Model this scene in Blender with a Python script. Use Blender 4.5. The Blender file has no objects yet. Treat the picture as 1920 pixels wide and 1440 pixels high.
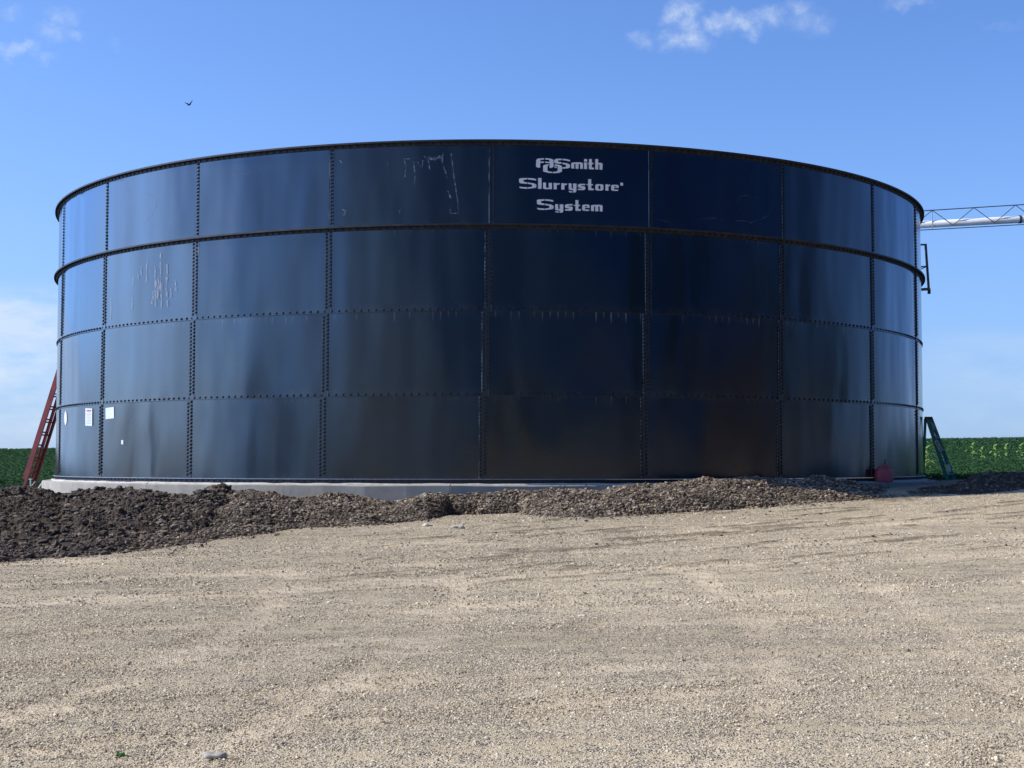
import bpy, bmesh, math, random
import numpy as np
from mathutils import Vector, Matrix
random.seed(7); RNG = np.random.default_rng(11)
S = bpy.context.scene; COL = S.collection
R_ = math.radians
# ------------------------------------------------------------------ camera
F = 2660.0; PITCH = R_(3.2); CP, SP = math.cos(PITCH), math.sin(PITCH)
cam = bpy.data.cameras.new('camera'); camo = bpy.data.objects.new('camera', cam); COL.objects.link(camo)
cam.sensor_width = 36; cam.lens = F/1920*36; cam.clip_start = .1; cam.clip_end = 6000
camo.rotation_euler = (R_(90)+PITCH, 0, 0); S.camera = camo
S.view_settings.view_transform = 'Standard'; S.view_settings.look = 'None'
S.view_settings.exposure = 0.0; S.view_settings.gamma = 1
# sun: from the left, very slightly behind the tank
SUN_AZ = R_(-88); SUN_EL = R_(40)          # azimuth from +Y towards +X
sd = Vector((math.sin(SUN_AZ)*math.cos(SUN_EL), math.cos(SUN_AZ)*math.cos(SUN_EL), math.sin(SUN_EL)))
sl = bpy.data.lights.new('sun', 'SUN'); sl.energy = 5.0; sl.angle = R_(.5); sl.color = (1, .93, .82)
so = bpy.data.objects.new('sun', sl); COL.objects.link(so); so.rotation_euler = (-sd).to_track_quat('-Z', 'Y').to_euler()

def ray(px, py):
    v = Vector(((px-960)/F, CP+SP*(py-720)/F, SP-CP*(py-720)/F)); return v
def at(px, py, y):                      # the point of that sight line at depth y
    v = ray(px, py); return v*(y/v.y)
# ------------------------------------------------------------------ node helpers
class NT:
    def __init__(s, tree): s.t = tree; s.n = tree.nodes; s.l = tree.links
    def new(s, typ, **kw):
        n = s.n.new(typ)
        for k, v in kw.items():
            if k.startswith('i_'):
                n.inputs[k[2:].replace('_', ' ')].default_value = v
            else: setattr(n, k, v)
        return n
    def link(s, a, b): s.l.new(a, b)
    def put(s, sock, v):
        if hasattr(v, 'links') or isinstance(v, bpy.types.NodeSocket): s.l.new(v, sock)
        else: sock.default_value = v
    def math(s, op, a, b=None, c=None, clamp=False):
        n = s.n.new('ShaderNodeMath'); n.operation = op; n.use_clamp = clamp; s.put(n.inputs[0], a)
        if b is not None: s.put(n.inputs[1], b)
        if c is not None: s.put(n.inputs[2], c)
        return n.outputs[0]
    def vmath(s, op, a, b=None, out=0):
        n = s.n.new('ShaderNodeVectorMath'); n.operation = op; s.put(n.inputs[0], a)
        if b is not None: s.put(n.inputs[1], b)
        return n.outputs[out]
    def mr(s, v, a, b, c=0., d=1., smooth=False):
        n = s.n.new('ShaderNodeMapRange'); n.interpolation_type = 'SMOOTHSTEP' if smooth else 'LINEAR'
        s.put(n.inputs[0], v); s.put(n.inputs[1], a); s.put(n.inputs[2], b); s.put(n.inputs[3], c); s.put(n.inputs[4], d)
        return n.outputs[0]
    def mix(s, f, a, b, blend='MIX'):
        n = s.n.new('ShaderNodeMix'); n.data_type = 'RGBA'; n.blend_type = blend
        s.put(n.inputs[0], f)
        for k, v in ((6, a), (7, b)):
            if isinstance(v, (tuple, list)): n.inputs[k].default_value = (*v[:3], 1)
            else: s.put(n.inputs[k], v)
        return n.outputs[2]
    def noise(s, vec, scale, detail=4, rough=.5, dist=0., out=0):
        n = s.n.new('ShaderNodeTexNoise'); s.put(n.inputs['Vector'], vec)
        n.inputs['Scale'].default_value = scale; n.inputs['Detail'].default_value = detail
        n.inputs['Roughness'].default_value = rough; n.inputs['Distortion'].default_value = dist
        return n.outputs[out]
    def voro(s, vec, scale, feature='F1', out='Distance', rnd=1.):
        n = s.n.new('ShaderNodeTexVoronoi'); n.feature = feature; s.put(n.inputs['Vector'], vec)
        n.inputs['Scale'].default_value = scale; n.inputs['Randomness'].default_value = rnd
        return n.outputs[out]
    def bump(s, h, strength=.5, dist=.01, normal=None):
        n = s.n.new('ShaderNodeBump'); s.put(n.inputs['Height'], h)
        n.inputs['Strength'].default_value = strength; n.inputs['Distance'].default_value = dist
        if normal is not None: s.put(n.inputs['Normal'], normal)
        return n.outputs[0]
    def scale(s, vec, sc):
        return s.vmath('MULTIPLY', vec, sc)
def material(name):
    m = bpy.data.materials.new(name); m.use_nodes = True
    t = NT(m.node_tree); b = t.n['Principled BSDF']; return m, t, b
def simple(name, col, rough=.5, metal=0., vary=.15, nscale=8, bumpy=0., spec=None, coat=0.):
    m, t, b = material(name)
    co = t.new('ShaderNodeTexCoord').outputs['Object']
    n = t.noise(co, nscale, 5, .6)
    f = t.mr(n, .3, .7, 1-vary, 1+vary)
    c = t.new('ShaderNodeVectorMath', operation='SCALE'); c.inputs[0].default_value = col[:3]; t.link(f, c.inputs['Scale'])
    t.link(c.outputs[0], b.inputs['Base Color']); b.inputs['Roughness'].default_value = rough
    t.link(t.mr(n, .3, .7, max(0, rough-.08), min(1, rough+.08)), b.inputs['Roughness'])
    b.inputs['Metallic'].default_value = metal
    if coat: b.inputs['Coat Weight'].default_value = coat
    if spec is not None: b.inputs['Specular IOR Level'].default_value = spec
    if bumpy: t.link(t.bump(t.noise(co, nscale*6, 4), bumpy, .004), b.inputs['Normal'])
    return m
# ------------------------------------------------------------------ world
W = bpy.data.worlds.new('World'); S.world = W; W.use_nodes = True
t = NT(W.node_tree); bg = t.n['Background']
sky = t.new('ShaderNodeTexSky', sky_type='NISHITA', sun_disc=False, sun_elevation=SUN_EL, sun_rotation=SUN_AZ, altitude=300, air_density=1.0, dust_density=.6, ozone_density=3.0)
co = t.new('ShaderNodeTexCoord').outputs['Generated']
sp = t.new('ShaderNodeSeparateXYZ'); t.link(co, sp.inputs[0])
ysafe = t.math('MAXIMUM', sp.outputs[1], .05)
gx = t.math('DIVIDE', sp.outputs[0], ysafe); gz = t.math('DIVIDE', sp.outputs[2], ysafe)
gv = t.new('ShaderNodeCombineXYZ'); t.link(gx, gv.inputs[0]); t.link(gz, gv.inputs[1]); gv = gv.outputs[0]
wob = t.vmath('SUBTRACT', t.noise(gv, 60, 4, .6, out=1), (.5, .5, .5)); gw = t.vmath('ADD', gv, t.vmath('MULTIPLY', wob, (.024, .024, 0)))
blobs = [(1278,28,34,30,1.),(1292,72,36,26,1.),(1258,80,22,18,.7),(1352,42,36,16,.9),(1392,46,34,24,1.),(1448,34,34,22,.65),(1500,14,26,18,.55),(1516,42,40,24,.45),
         (1205,74,20,14,.6),(1700,6,44,12,.45),(1880,50,40,10,.15),(16,92,34,14,.75),(48,92,26,12,.8),(84,106,24,12,.35),(24,26,20,16,.35),(96,58,30,20,.5),(118,28,28,20,.5),(142,66,20,10,.4),(212,84,14,8,.18)]
acc = None
for (x, y, rx, ry, a) in [(x, y, rx*1.15, ry*1.15, a*.9) for x, y, rx, ry, a in blobs]:
    v = ray(x, y); c = (v.x/v.y, v.z/v.y, 0)
    d = t.vmath('LENGTH', t.vmath('MULTIPLY', t.vmath('SUBTRACT', gw, c), (F/rx, F/ry, 0)), out=1)
    m_ = t.mr(d, .1, 1.35, a, 0, True); acc = m_ if acc is None else t.math('MAXIMUM', acc, m_)
det = t.mr(t.noise(gv, 95, 6, .65), .36, .66, .25, 1.)
cl = t.math('MULTIPLY', acc, det)
# low cloud bank on the left, faint one on the right
stretch = t.vmath('MULTIPLY', gv, (1., 3.2, 1.))
nb = t.mr(t.noise(stretch, 11, 7, .62), .36, .60, .15, 1.)
leftm = t.mr(gx, -.345, -.24, 1., 0., True)
bank = t.math('MULTIPLY', t.math('MULTIPLY', t.mr(gz, .132, .112, 0., 1., True), t.mr(gz, .0, .07, .3, 1.)), nb)
bankL = t.math('MULTIPLY', bank, t.math('MULTIPLY', leftm, 1.25))
rb = t.math('MULTIPLY', t.math('MULTIPLY', t.mr(gz, .10, .08, 0., 1., True), t.mr(gz, .0, .06, .2, 1.)), t.math('MULTIPLY', nb, t.mr(gx, .2, .4, 0., .42, True)))
cloud = t.math('MAXIMUM', t.math('MAXIMUM', cl, bankL), rb, clamp=True)
front = t.mr(sp.outputs[1], .05, .3, 0, 1)
cloud = t.math('MULTIPLY', cloud, front)
tint = t.mix(1., sky.outputs[0], (1.15, 1.42, 1.95), 'MULTIPLY')
hz = t.mr(sp.outputs[2], -.02, .30, .62, 0., True)       # thin haze low in the sky
tint = t.mix(hz, tint, (3.05, 4.9, 8.6))
# sky gain by azimuth, tuned to the tank's reflections: brighter sunward, bluer away
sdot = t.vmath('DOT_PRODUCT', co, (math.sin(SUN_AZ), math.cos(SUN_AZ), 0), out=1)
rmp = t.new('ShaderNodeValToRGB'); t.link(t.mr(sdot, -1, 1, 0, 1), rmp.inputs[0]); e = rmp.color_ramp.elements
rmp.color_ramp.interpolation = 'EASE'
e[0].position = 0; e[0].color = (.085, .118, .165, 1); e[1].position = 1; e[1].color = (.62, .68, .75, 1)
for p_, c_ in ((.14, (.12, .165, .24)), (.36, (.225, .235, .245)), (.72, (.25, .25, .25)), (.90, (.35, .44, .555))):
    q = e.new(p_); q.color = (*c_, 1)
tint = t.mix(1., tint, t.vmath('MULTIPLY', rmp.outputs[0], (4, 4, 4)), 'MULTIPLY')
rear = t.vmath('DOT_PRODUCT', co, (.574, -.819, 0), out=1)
tint = t.mix(1., tint, t.mix(t.mr(rear, .30, .98, 0., 1., True), (1., 1., 1.), (.09, .20, .32)), 'MULTIPLY')  # dark sector added to the sky behind the camera for the tank's reflections
zen = t.mix(t.mr(sp.outputs[2], .36, .85, 0., 1., True), (1., 1., 1.), (.80, .66, .50))
tint = t.mix(1., tint, zen, 'MULTIPLY')
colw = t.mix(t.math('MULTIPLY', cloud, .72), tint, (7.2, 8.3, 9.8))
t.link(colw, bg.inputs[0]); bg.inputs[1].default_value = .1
# ------------------------------------------------------------------ numpy noise
def vnoise(x, y, seed=0):
    x = np.asarray(x, float); y = np.asarray(y, float)
    xi = np.floor(x).astype(np.int64); yi = np.floor(y).astype(np.int64); fx = x-xi; fy = y-yi
    fx = fx*fx*(3-2*fx); fy = fy*fy*(3-2*fy)
    def h(a, b):
        n = (a*374761393+b*668265263+seed*974634777) & 0xffffffff
        n = ((n ^ (n >> 13))*1274126177) & 0xffffffff; n = n ^ (n >> 16)
        return (n & 0xffffff)/float(0xffffff)
    return (h(xi, yi)*(1-fx)+h(xi+1, yi)*fx)*(1-fy)+(h(xi, yi+1)*(1-fx)+h(xi+1, yi+1)*fx)*fy
def fbm(x, y, oct=4, seed=0, g=.5):
    a = 1.; s = 0.; n = 0.
    for i in range(oct):
        s = s+a*vnoise(x*2**i+i*17.3, y*2**i-i*9.1, seed+i); n += a; a *= g
    return s/n-.5
def sm(a, b, x):
    q = np.clip((np.asarray(x, float)-a)/(b-a), 0, 1); return q*q*(3-2*q)
# ------------------------------------------------------------------ object helpers
def link(name, me, mat=None, parent=None):
    o = bpy.data.objects.new(name, me); COL.objects.link(o)
    if mat: me.materials.append(mat)
    if parent: o.parent = parent
    return o
def npmesh(name, V, Fc, mat, parent=None, smooth=True, attrs=None):
    me = bpy.data.meshes.new(name); V = np.asarray(V, np.float32); Fc = np.asarray(Fc, np.int32)
    k = Fc.shape[1]; n = len(Fc)
    me.vertices.add(len(V)); me.vertices.foreach_set('co', V.ravel())
    me.loops.add(n*k); me.loops.foreach_set('vertex_index', Fc.ravel())
    me.polygons.add(n); me.polygons.foreach_set('loop_start', np.arange(0, n*k, k, dtype=np.int32))
    me.polygons.foreach_set('use_smooth', np.full(n, smooth))
    me.update(calc_edges=True)
    for an, av in (attrs or {}).items():
        a = me.attributes.new(an, 'FLOAT', 'POINT'); a.data.foreach_set('value', np.asarray(av, np.float32))
    return link(name, me, mat, parent)
def gridfaces(nr, nc):
    i = np.arange(nr-1)[:, None]*nc+np.arange(nc-1)[None, :]
    return np.stack([i, i+1, i+nc+1, i+nc], -1).reshape(-1, 4)
def tag(o, label=None, cat=None, group=None, kind=None):
    if label: o['label'] = label
    if cat: o['category'] = cat
    if group: o['group'] = group
    if kind: o['kind'] = kind
    return o
def empty(name, loc, rz=0):
    o = bpy.data.objects.new(name, None); COL.objects.link(o); o.location = loc; o.rotation_euler = (0, 0, rz); o.empty_display_size = .2
    return o
def bmobj(name, bm, mat, parent=None, smooth=False, inv=None):
    me = bpy.data.meshes.new(name)
    if inv is not None: bm.transform(inv)
    bmesh.ops.recalc_face_normals(bm, faces=bm.faces)
    bm.to_mesh(me); bm.free()
    if smooth: me.polygons.foreach_set('use_smooth', [True]*len(me.polygons))
    return link(name, me, mat, parent)
def bar(bm, p0, p1, w, h, side=None, bev=0.):
    p0 = Vector(p0); p1 = Vector(p1); d = (p1-p0); L = d.length; d.normalize()
    side = Vector(side) if side is not None else (Vector((0, 0, 1)) if abs(d.z) < .9 else Vector((1, 0, 0)))
    a = (side-d*side.dot(d)).normalized(); b = d.cross(a)
    M = Matrix((a, b, d)).transposed().to_4x4(); M.translation = (p0+p1)/2
    r = bmesh.ops.create_cube(bm, size=1, matrix=M @ Matrix.Diagonal((w, h, L, 1)))
    if bev:
        es = list({e for v in r['verts'] for e in v.link_edges})
        bmesh.ops.bevel(bm, geom=es, offset=bev, segments=2, affect='EDGES', profile=.6)
def tube(bm, p0, p1, r, seg=10, r2=None, caps=True):
    p0 = Vector(p0); p1 = Vector(p1); d = p1-p0
    M = d.to_track_quat('Z', 'Y').to_matrix().to_4x4(); M.translation = (p0+p1)/2
    bmesh.ops.create_cone(bm, cap_ends=caps, segments=seg, radius1=r, radius2=r if r2 is None else r2, depth=d.length, matrix=M)
# ------------------------------------------------------------------ the tank's frame of reference
R0 = 9.45; D0 = R0/.292; YAW = R_(.83); CX, CY = -D0*math.sin(YAW), D0*math.cos(YAW)
Z0, DZ = -.254, 1.376
ZR = [Z0+DZ*i for i in range(5)]; ZTOP = ZR[4]-.01
def cyl(phi, r, z):                      # phi measured from the side facing the yard, positive to the right
    a = phi+YAW
    return Vector((CX+r*math.sin(a)*1.0, CY-r*math.cos(a), z))
def hit(px, py, r=R0):                   # sight line onto the wall -> (phi, z)
    v = ray(px, py); a = v.x**2+v.y**2; b = -2*(v.x*CX+v.y*CY); c = CX**2+CY**2-r*r
    s = (-b-math.sqrt(max(0, b*b-4*a*c)))/(2*a); p = v*s
    return math.atan2(p.x-CX, CY-p.y)-YAW, p.z
# ------------------------------------------------------------------ ground heights
def yard_z(x, y, micro=True):
    x = np.asarray(x, float); y = np.asarray(y, float)
    yy = np.clip(y, -20, 24.5)
    z = -1.6+.0385*yy+.026*np.clip(x, -14, 14)*np.clip(yy, 0, 24)/20
    z = z-sm(30, 38, y)*1.2
    z = z+.10*fbm(x/6, y/6, 2, 3)*sm(2, 8, y)+.035*fbm(x/1.3+.2*y, y/.7, 3, 5)
    if micro: z = z+.014*fbm(x/.16, y/.12, 3, 8)
    return z
FY0, FY1 = 34., 112.
def field_z(x, y):
    x = np.asarray(x, float); y = np.asarray(y, float)
    top = .50+.0125*(x+38)*np.clip(y/110, 0, 1)
    top = np.clip(top, -1.5, 3.)
    z = -.95+(top+.95)*sm(FY0-8, FY1, y)-sm(FY1+10, 900, y)*5
    return z+.12*fbm(x/14, y/14, 2, 21)
# ------------------------------------------------------------------ materials of the ground
def track_mask(x, y):                   # wheel paths pressed into the grit, curving in from the right
    n = .5*fbm(x/3, y/3, 2, 61); out = 0
    w = y-.30*x+.012*x*x+n
    for c, wd, a in ((7.6, .17, .8), (8.5, .17, .8), (10.2, .22, 1.), (11.6, .22, 1.), (13.6, .28, 1.), (15.2, .28, 1.), (17.4, .35, .8)):
        out = out+a*np.exp(-((w-c)/wd)**2)
    w2 = x+.10*(y-8)**2*.35-.25*(y-7)+n
    for c, a in ((-2.7, 1.), (-1.3, 1.), (1.1, .9), (2.5, .9)): out = out+a*np.exp(-((w2-c)/.17)**2)*sm(17, 12, y)
    return np.clip(out*(.55+1.5*fbm(x/.8, y/.8, 3, 66)+.3), 0, 1)
def mat_gravel():
    m, t, b = material('gravel yard')
    co = t.new('ShaderNodeTexCoord').outputs['Object']
    big = t.noise(t.scale(co, (.5, 1.3, 1)), .9, 5, .6)
    med = t.noise(t.scale(co, (.8, 2.2, 1)), 2.2, 5, .65)
    v1 = t.voro(co, 62, out='Color'); v1d = t.voro(co, 62, 'DISTANCE_TO_EDGE')
    v2 = t.voro(co, 140, out='Color'); v2d = t.voro(co, 140)
    s1 = t.new('ShaderNodeSeparateColor'); t.link(v1, s1.inputs[0])
    s2 = t.new('ShaderNodeSeparateColor'); t.link(v2, s2.inputs[0])
    fines = t.mix(t.mr(big, .35, .65), (.50, .41, .265), (.66, .55, .365))
    fines = t.mix(t.mr(s2.outputs[0], .2, 1, 0, .45), fines, (.28, .225, .145))
    st = t.mix(s1.outputs[0], (.33, .27, .18), (.76, .64, .45))
    st = t.mix(t.mr(s1.outputs[1], .82, .9), st, (.20, .185, .17))
    f = t.mr(t.math('ADD', s1.outputs[2], t.mr(med, .35, .65, -.5, .35)), .35, .5)
    col = t.mix(f, fines, st)
    tk = t.new('ShaderNodeAttribute', attribute_name='track').outputs['Fac']
    col = t.mix(t.math('MULTIPLY', tk, .85), col, t.mix(t.mr(s2.outputs[1], 0, 1), (.62, .51, .345), (.72, .60, .42)))
    col = t.mix(1., col, t.mix(t.mr(t.noise(t.scale(co, (.35, 1, 1)), .55, 4, .6), .32, .68), (.88, .87, .86), (1.16, 1.15, 1.13)), 'MULTIPLY')
    # dark earth carried onto the yard by wheels, in streaks that run along the drive
    so_ = t.new('ShaderNodeAttribute', attribute_name='earth').outputs['Fac']
    col = t.mix(t.math('MULTIPLY', so_, .62), col, (.105, .075, .05))
    fine = t.noise(co, 260, 3, .7)
    col = t.mix(1., col, t.mix(t.mr(fine, .3, .7), (.78, .78, .78), (1.2, 1.2, 1.2)), 'MULTIPLY')
    t.link(col, b.inputs['Base Color']); b.inputs['Roughness'].default_value = .95; b.inputs['Specular IOR Level'].default_value = .2
    h = t.math('ADD', t.math('MULTIPLY', t.mr(v1d, 0, .35), f), t.math('MULTIPLY', v2d, -.4))
    nb_ = t.bump(t.noise(co, 9, 5, .6), .5, .03)
    t.link(t.bump(h, 1., .012, nb_), b.inputs['Normal'])
    return m
def mat_stone(name, c1, c2, c3, rough=.9, patch=0.):
    m, t, b = material(name)
    g = t.new('ShaderNodeNewGeometry').outputs['Random Per Island']
    r = t.new('ShaderNodeValToRGB'); t.link(g, r.inputs[0]); e = r.color_ramp.elements
    e[0].color = (*c1, 1); e[1].color = (*c3, 1); e[1].position = 1.
    q = e.new(.5); q.color = (*c2, 1)
    co = t.new('ShaderNodeTexCoord').outputs['Object']
    n = t.mr(t.noise(co, 90, 4, .6), .3, .7, .8, 1.2)
    c = t.new('ShaderNodeVectorMath', operation='SCALE'); t.link(r.outputs[0], c.inputs[0]); t.link(n, c.inputs['Scale'])
    c = c.outputs[0]
    if patch: c = t.mix(t.mr(t.noise(co, 1.7, 5, .6), .46, .60, 0, patch), c, (.055, .042, .031)); c = t.mix(t.mr(t.noise(co, 1.1, 3, .6, 1.), .58, .66, 0, patch), c, (.24, .17, .105))
    t.link(c, b.inputs['Base Color']); b.inputs['Roughness'].default_value = rough; b.inputs['Specular IOR Level'].default_value = .25
    return m
def mat_earth(name, dark, mid, light, sc=1.):
    m, t, b = material(name)
    co = t.new('ShaderNodeTexCoord').outputs['Object']
    n1 = t.noise(co, 2.4*sc, 6, .65); n2 = t.noise(co, 16*sc, 6, .7); n3 = t.noise(co, 70*sc, 4, .7)
    c = t.mix(t.mr(n1, .35, .68), dark, mid)
    c = t.mix(t.mr(n2, .55, .75, 0, .6), c, light)
    c = t.mix(1., c, t.mix(t.mr(n3, .3, .7), (.65, .65, .65), (1.3, 1.3, 1.3)), 'MULTIPLY')
    t.link(c, b.inputs['Base Color']); b.inputs['Roughness'].default_value = .95; b.inputs['Specular IOR Level'].default_value = .2
    t.link(t.bump(t.math('ADD', n2, t.math('MULTIPLY', n3, .4)), .9, .05), b.inputs['Normal'])
    return m
M_gravel = mat_gravel()
M_peb = mat_stone('pebbles', (.27, .225, .15), (.58, .48, .325), (.76, .65, .47))
M_rub = mat_stone('bank rubble', (.085, .064, .044), (.21, .162, .113), (.46, .37, .26), patch=.45)
M_clod = mat_stone('soil clods', (.068, .052, .039), (.112, .086, .064), (.21, .165, .122))
M_soil = mat_earth('dark topsoil', (.060, .046, .034), (.104, .080, .060), (.18, .142, .106))
M_bank = mat_earth('gravelly fill', (.09, .07, .052), (.19, .147, .108), (.30, .235, .17), 1.3)
# ------------------------------------------------------------------ yard
ys = np.concatenate([-60+np.arange(0, 60, 2.5), np.arange(0, 6.5, .35), 6.5*np.exp(np.linspace(0, math.log(30/6.5), 900)), np.arange(30.5, 45, .7)])
us = np.concatenate([np.linspace(-8, -.46, 30)[:-1], np.linspace(-.46, .46, 900), np.linspace(.46, 8, 30)[1:]])
YY, UU = np.meshgrid(ys, us, indexing='ij'); XX = UU*np.maximum(YY, 5.5)
def earth_mask(x, y):
    w = y-.62*np.clip(x, -5, 12); k = fbm(x/1.5, w/.15, 4, 31)+.25*fbm(x/.5, y/.25, 3, 33)
    band = sm(11.5, 14.5, w+.15*x)*sm(21, 18.5, w)
    m1 = sm(.15, .27, k)*(.25+.75*band)*sm(10, 13, y)*(.25+.75*sm(-5, 1, x))
    k2 = fbm(x/1.2, y/.30, 4, 77); v = fbm(x/.12, y/.10, 2, 79)
    return np.clip((m1+.5*sm(.2, .3, k2)*sm(15, 20, y))*(1+1.4*v), 0, 1)
ZZ = yard_z(XX, YY)+.02*earth_mask(XX, YY)-.012*track_mask(XX, YY)
yard = npmesh('ground', np.stack([XX, YY, ZZ], -1).reshape(-1, 3), gridfaces(*XX.shape), M_gravel, attrs={'earth': earth_mask(XX, YY).ravel(), 'track': track_mask(XX, YY).ravel()})
tag(yard, kind='structure')
# ------------------------------------------------------------------ stones as one mesh
ICO = None
def shapes(kind, n=24):
    out = []
    bm = bmesh.new()
    if kind == 'ico': bmesh.ops.create_icosphere(bm, subdivisions=1, radius=.5)
    elif kind == 'ico2': bmesh.ops.create_icosphere(bm, subdivisions=2, radius=.5)
    else:
        bmesh.ops.create_cube(bm, size=.8)
    bmesh.ops.triangulate(bm, faces=bm.faces)
    V = np.array([v.co[:] for v in bm.verts]); Fc = np.array([[v.index for v in f.verts] for f in bm.faces]); bm.free()
    for i in range(n):
        q = V*(1+RNG.uniform(-.28, .28, (len(V), 1)))+RNG.normal(0, .04, V.shape)
        out.append(q)
    return np.array(out), Fc
def scatter(name, P, size, kind, mat, flat=(.45, .85), parent=None, smooth=False, sink=.15, label=None, cat=None):
    Sh, Fc = shapes(kind); n = len(P); k = Sh.shape[1]
    idx = RNG.integers(0, len(Sh), n); V = Sh[idx]
    sc = np.stack([RNG.uniform(.8, 1.35, n), RNG.uniform(.65, 1., n), RNG.uniform(flat[0], flat[1], n)], -1)*size[:, None]
    V = V*sc[:, None, :]
    tl = RNG.normal(0, .35, n); ct, st_ = np.cos(tl)[:, None], np.sin(tl)[:, None]
    y, z = V[..., 1]*ct-V[..., 2]*st_, V[..., 1]*st_+V[..., 2]*ct
    a = RNG.uniform(0, 2*np.pi, n); ca, sa = np.cos(a)[:, None], np.sin(a)[:, None]
    x, y2 = V[..., 0]*ca-y*sa, V[..., 0]*sa+y*ca
    V = np.stack([x, y2, z], -1)+P[:, None, :]; V[..., 2] += (size*sink)[:, None]
    Fa = (Fc[None]+np.arange(n)[:, None, None]*k).reshape(-1, 3)
    o = npmesh(name, V.reshape(-1, 3), Fa, mat, parent, smooth=smooth)
    return o
def yard_points(n, y0, y1, umax=.44, thr=.0):
    y = np.sqrt(RNG.uniform(y0**2, y1**2, n)); x = RNG.uniform(-umax, umax, n)*y
    dn = fbm(x/1.1, y/.5, 4, 55)+.5*fbm(x/4, y/1.6, 3, 56)
    keep = RNG.uniform(0, 1, n) < np.clip((.5+2.4*dn)*(1-.8*track_mask(x, y)), .08, 1)
    x, y = x[keep], y[keep]
    return np.stack([x, y, yard_z(x, y)], -1)
P1 = yard_points(260000, 5.7, 11.5); P2 = yard_points(420000, 11.5, 24)
s1 = np.clip(RNG.lognormal(math.log(.0078), .42, len(P1)), .006, .04)
s2 = np.clip(RNG.lognormal(math.log(.0100), .38, len(P2)), .006, .05)
g1 = scatter('gravel', P1, s1, 'ico', M_peb, sink=-.02); tag(g1, kind='stuff')
g2 = scatter('gravel', P2, s2, 'cube', M_peb, sink=-.02); tag(g2, kind='stuff')
# ------------------------------------------------------------------ earth banks against the foundation
RB = R0+.26                                            # foundation radius
def basefront(px):                                     # depth along the sight line to the foundation's face
    px = np.asarray(px, float); ux = (px-960)/F; uy = CP+SP*(930-720)/F
    a = ux**2+uy**2; b = -2*(ux*CX+uy*CY); c = CX**2+CY**2-RB**2
    disc = b*b-4*a*c
    s = (-b-np.sqrt(np.maximum(disc, 0)))/(2*a)
    return s*uy
def ground_y_for(px, py):                              # where the yard is met along a sight line
    px = np.asarray(px, float); py = np.asarray(py, float)
    lo = np.full(px.shape, 5.); hi = np.full(px.shape, 30.)
    uy = CP+SP*(py-720)/F; uz = (SP-CP*(py-720)/F)/uy; ux = (px-960)/F/uy
    for _ in range(40):
        mid = (lo+hi)/2; zz = yard_z(ux*mid, mid, False); above = uz*mid > zz
        lo = np.where(above, mid, lo); hi = np.where(above, hi, mid)
    return lo
def bank(name, px0, px1, ncol, topc, toec, mat, seed, nrow=260, amp=.07, back=1.3, clump=.05, round_=1.):
    X = np.linspace(px0, px1, ncol)
    ty = np.interp(X, [a for a, b in topc], [b for a, b in topc])
    by = np.interp(X, [a for a, b in toec], [b for a, b in toec])
    bf = basefront(X); L = np.clip((X-100)/120, 0, 1)
    # the crest stands a little in front of the foundation; outside it, it runs on to both sides
    e0 = basefront(110.); e1 = basefront(1700.)
    crest = np.where(X < 140, np.interp(X, [-500, 140], [23.5, basefront(140.)-.5]), np.where(X > 1690, np.interp(X, [1690, 2400], [basefront(1690.)-.5, 26.]), bf-.5))
    toe = ground_y_for(X, np.maximum(by, 900)); toe = np.minimum(toe, crest-.5)
    uyc = CP+SP*(ty-720)/F; zc = (SP-CP*(ty-720)/F)/uyc*crest
    s = np.linspace(-.12, 1., nrow)[:, None]
    Y = toe[None]+(crest-toe)[None]*s
    uxn = ((X-960)/F)[None]/CP
    Xw = uxn*Y
    g = yard_z(Xw, Y, False)
    zt = np.clip(s, 0, 1)
    prof = np.sin(zt*np.pi/2)**(1.25*round_)
    n = amp*2.2*fbm(Xw/.9, Y/.7, 3, seed)+amp*1.5*fbm(Xw/.28, Y/.24, 3, seed+5)+clump*np.abs(fbm(Xw/.10, Y/.10, 3, seed+9))*2
    Z = g+(zc[None]-g)*prof+n*sm(0, .25, zt)*(1-.55*sm(.85, 1, zt))-.06*(1-sm(-.02, .10, s))
    # back side
    nb_ = 26; sb = np.linspace(0.02, 1, nb_)[:, None]
    Yb = crest[None]+back*sb; Xb = uxn*Yb
    Zb = zc[None]-.9*sb**1.5*0.6+amp*1.5*fbm(Xb/.28, Yb/.24, 3, seed+5)*(1-sb)
    Y = np.vstack([Y, Yb]); Xw = np.vstack([Xw, Xb]); Z = np.vstack([Z, Zb])
    o = npmesh(name, np.stack([Xw, Y, Z], -1).reshape(-1, 3), gridfaces(*Xw.shape), mat)
    tag(o, kind='structure')
    return Xw, Y, Z
def sample_bank(G, n, wfun=None, pw=None):
    Xw, Y, Z = G; i = RNG.integers(6, Xw.shape[0]-6, n); j = RNG.integers(0, Xw.shape[1], n)
    P = np.stack([Xw[i, j], Y[i, j], Z[i, j]], -1)+np.concatenate([RNG.normal(0, .012, (n, 2)), np.zeros((n, 1))], 1)
    return P
gtop = [(250,935),(380,932),(470,917),(530,924),(560,932),(600,929),(640,926),(700,934),(735,938),(780,927),(850,923),(900,924),(960,919),(1050,917),(1090,915),(1130,921),(1170,911),(1250,905),(1300,901),(1360,897),(1400,895),(1470,898),(1550,897),(1600,902),(1640,909),(1680,921),(1730,932)]
gtoe = [(250,1040),(300,1035),(380,1022),(430,1012),(500,1003),(560,993),(700,985),(800,977),(850,963),(950,957),(1000,967),(1100,972),(1200,967),(1300,961),(1450,951),(1550,943),(1660,936),(1730,934)]
gtop = [(a, b+5) for a, b in gtop]
GB = bank('gravel_bank', 250, 1735, 1500, gtop, gtoe, M_bank, 101, amp=.075, clump=.045)
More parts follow.
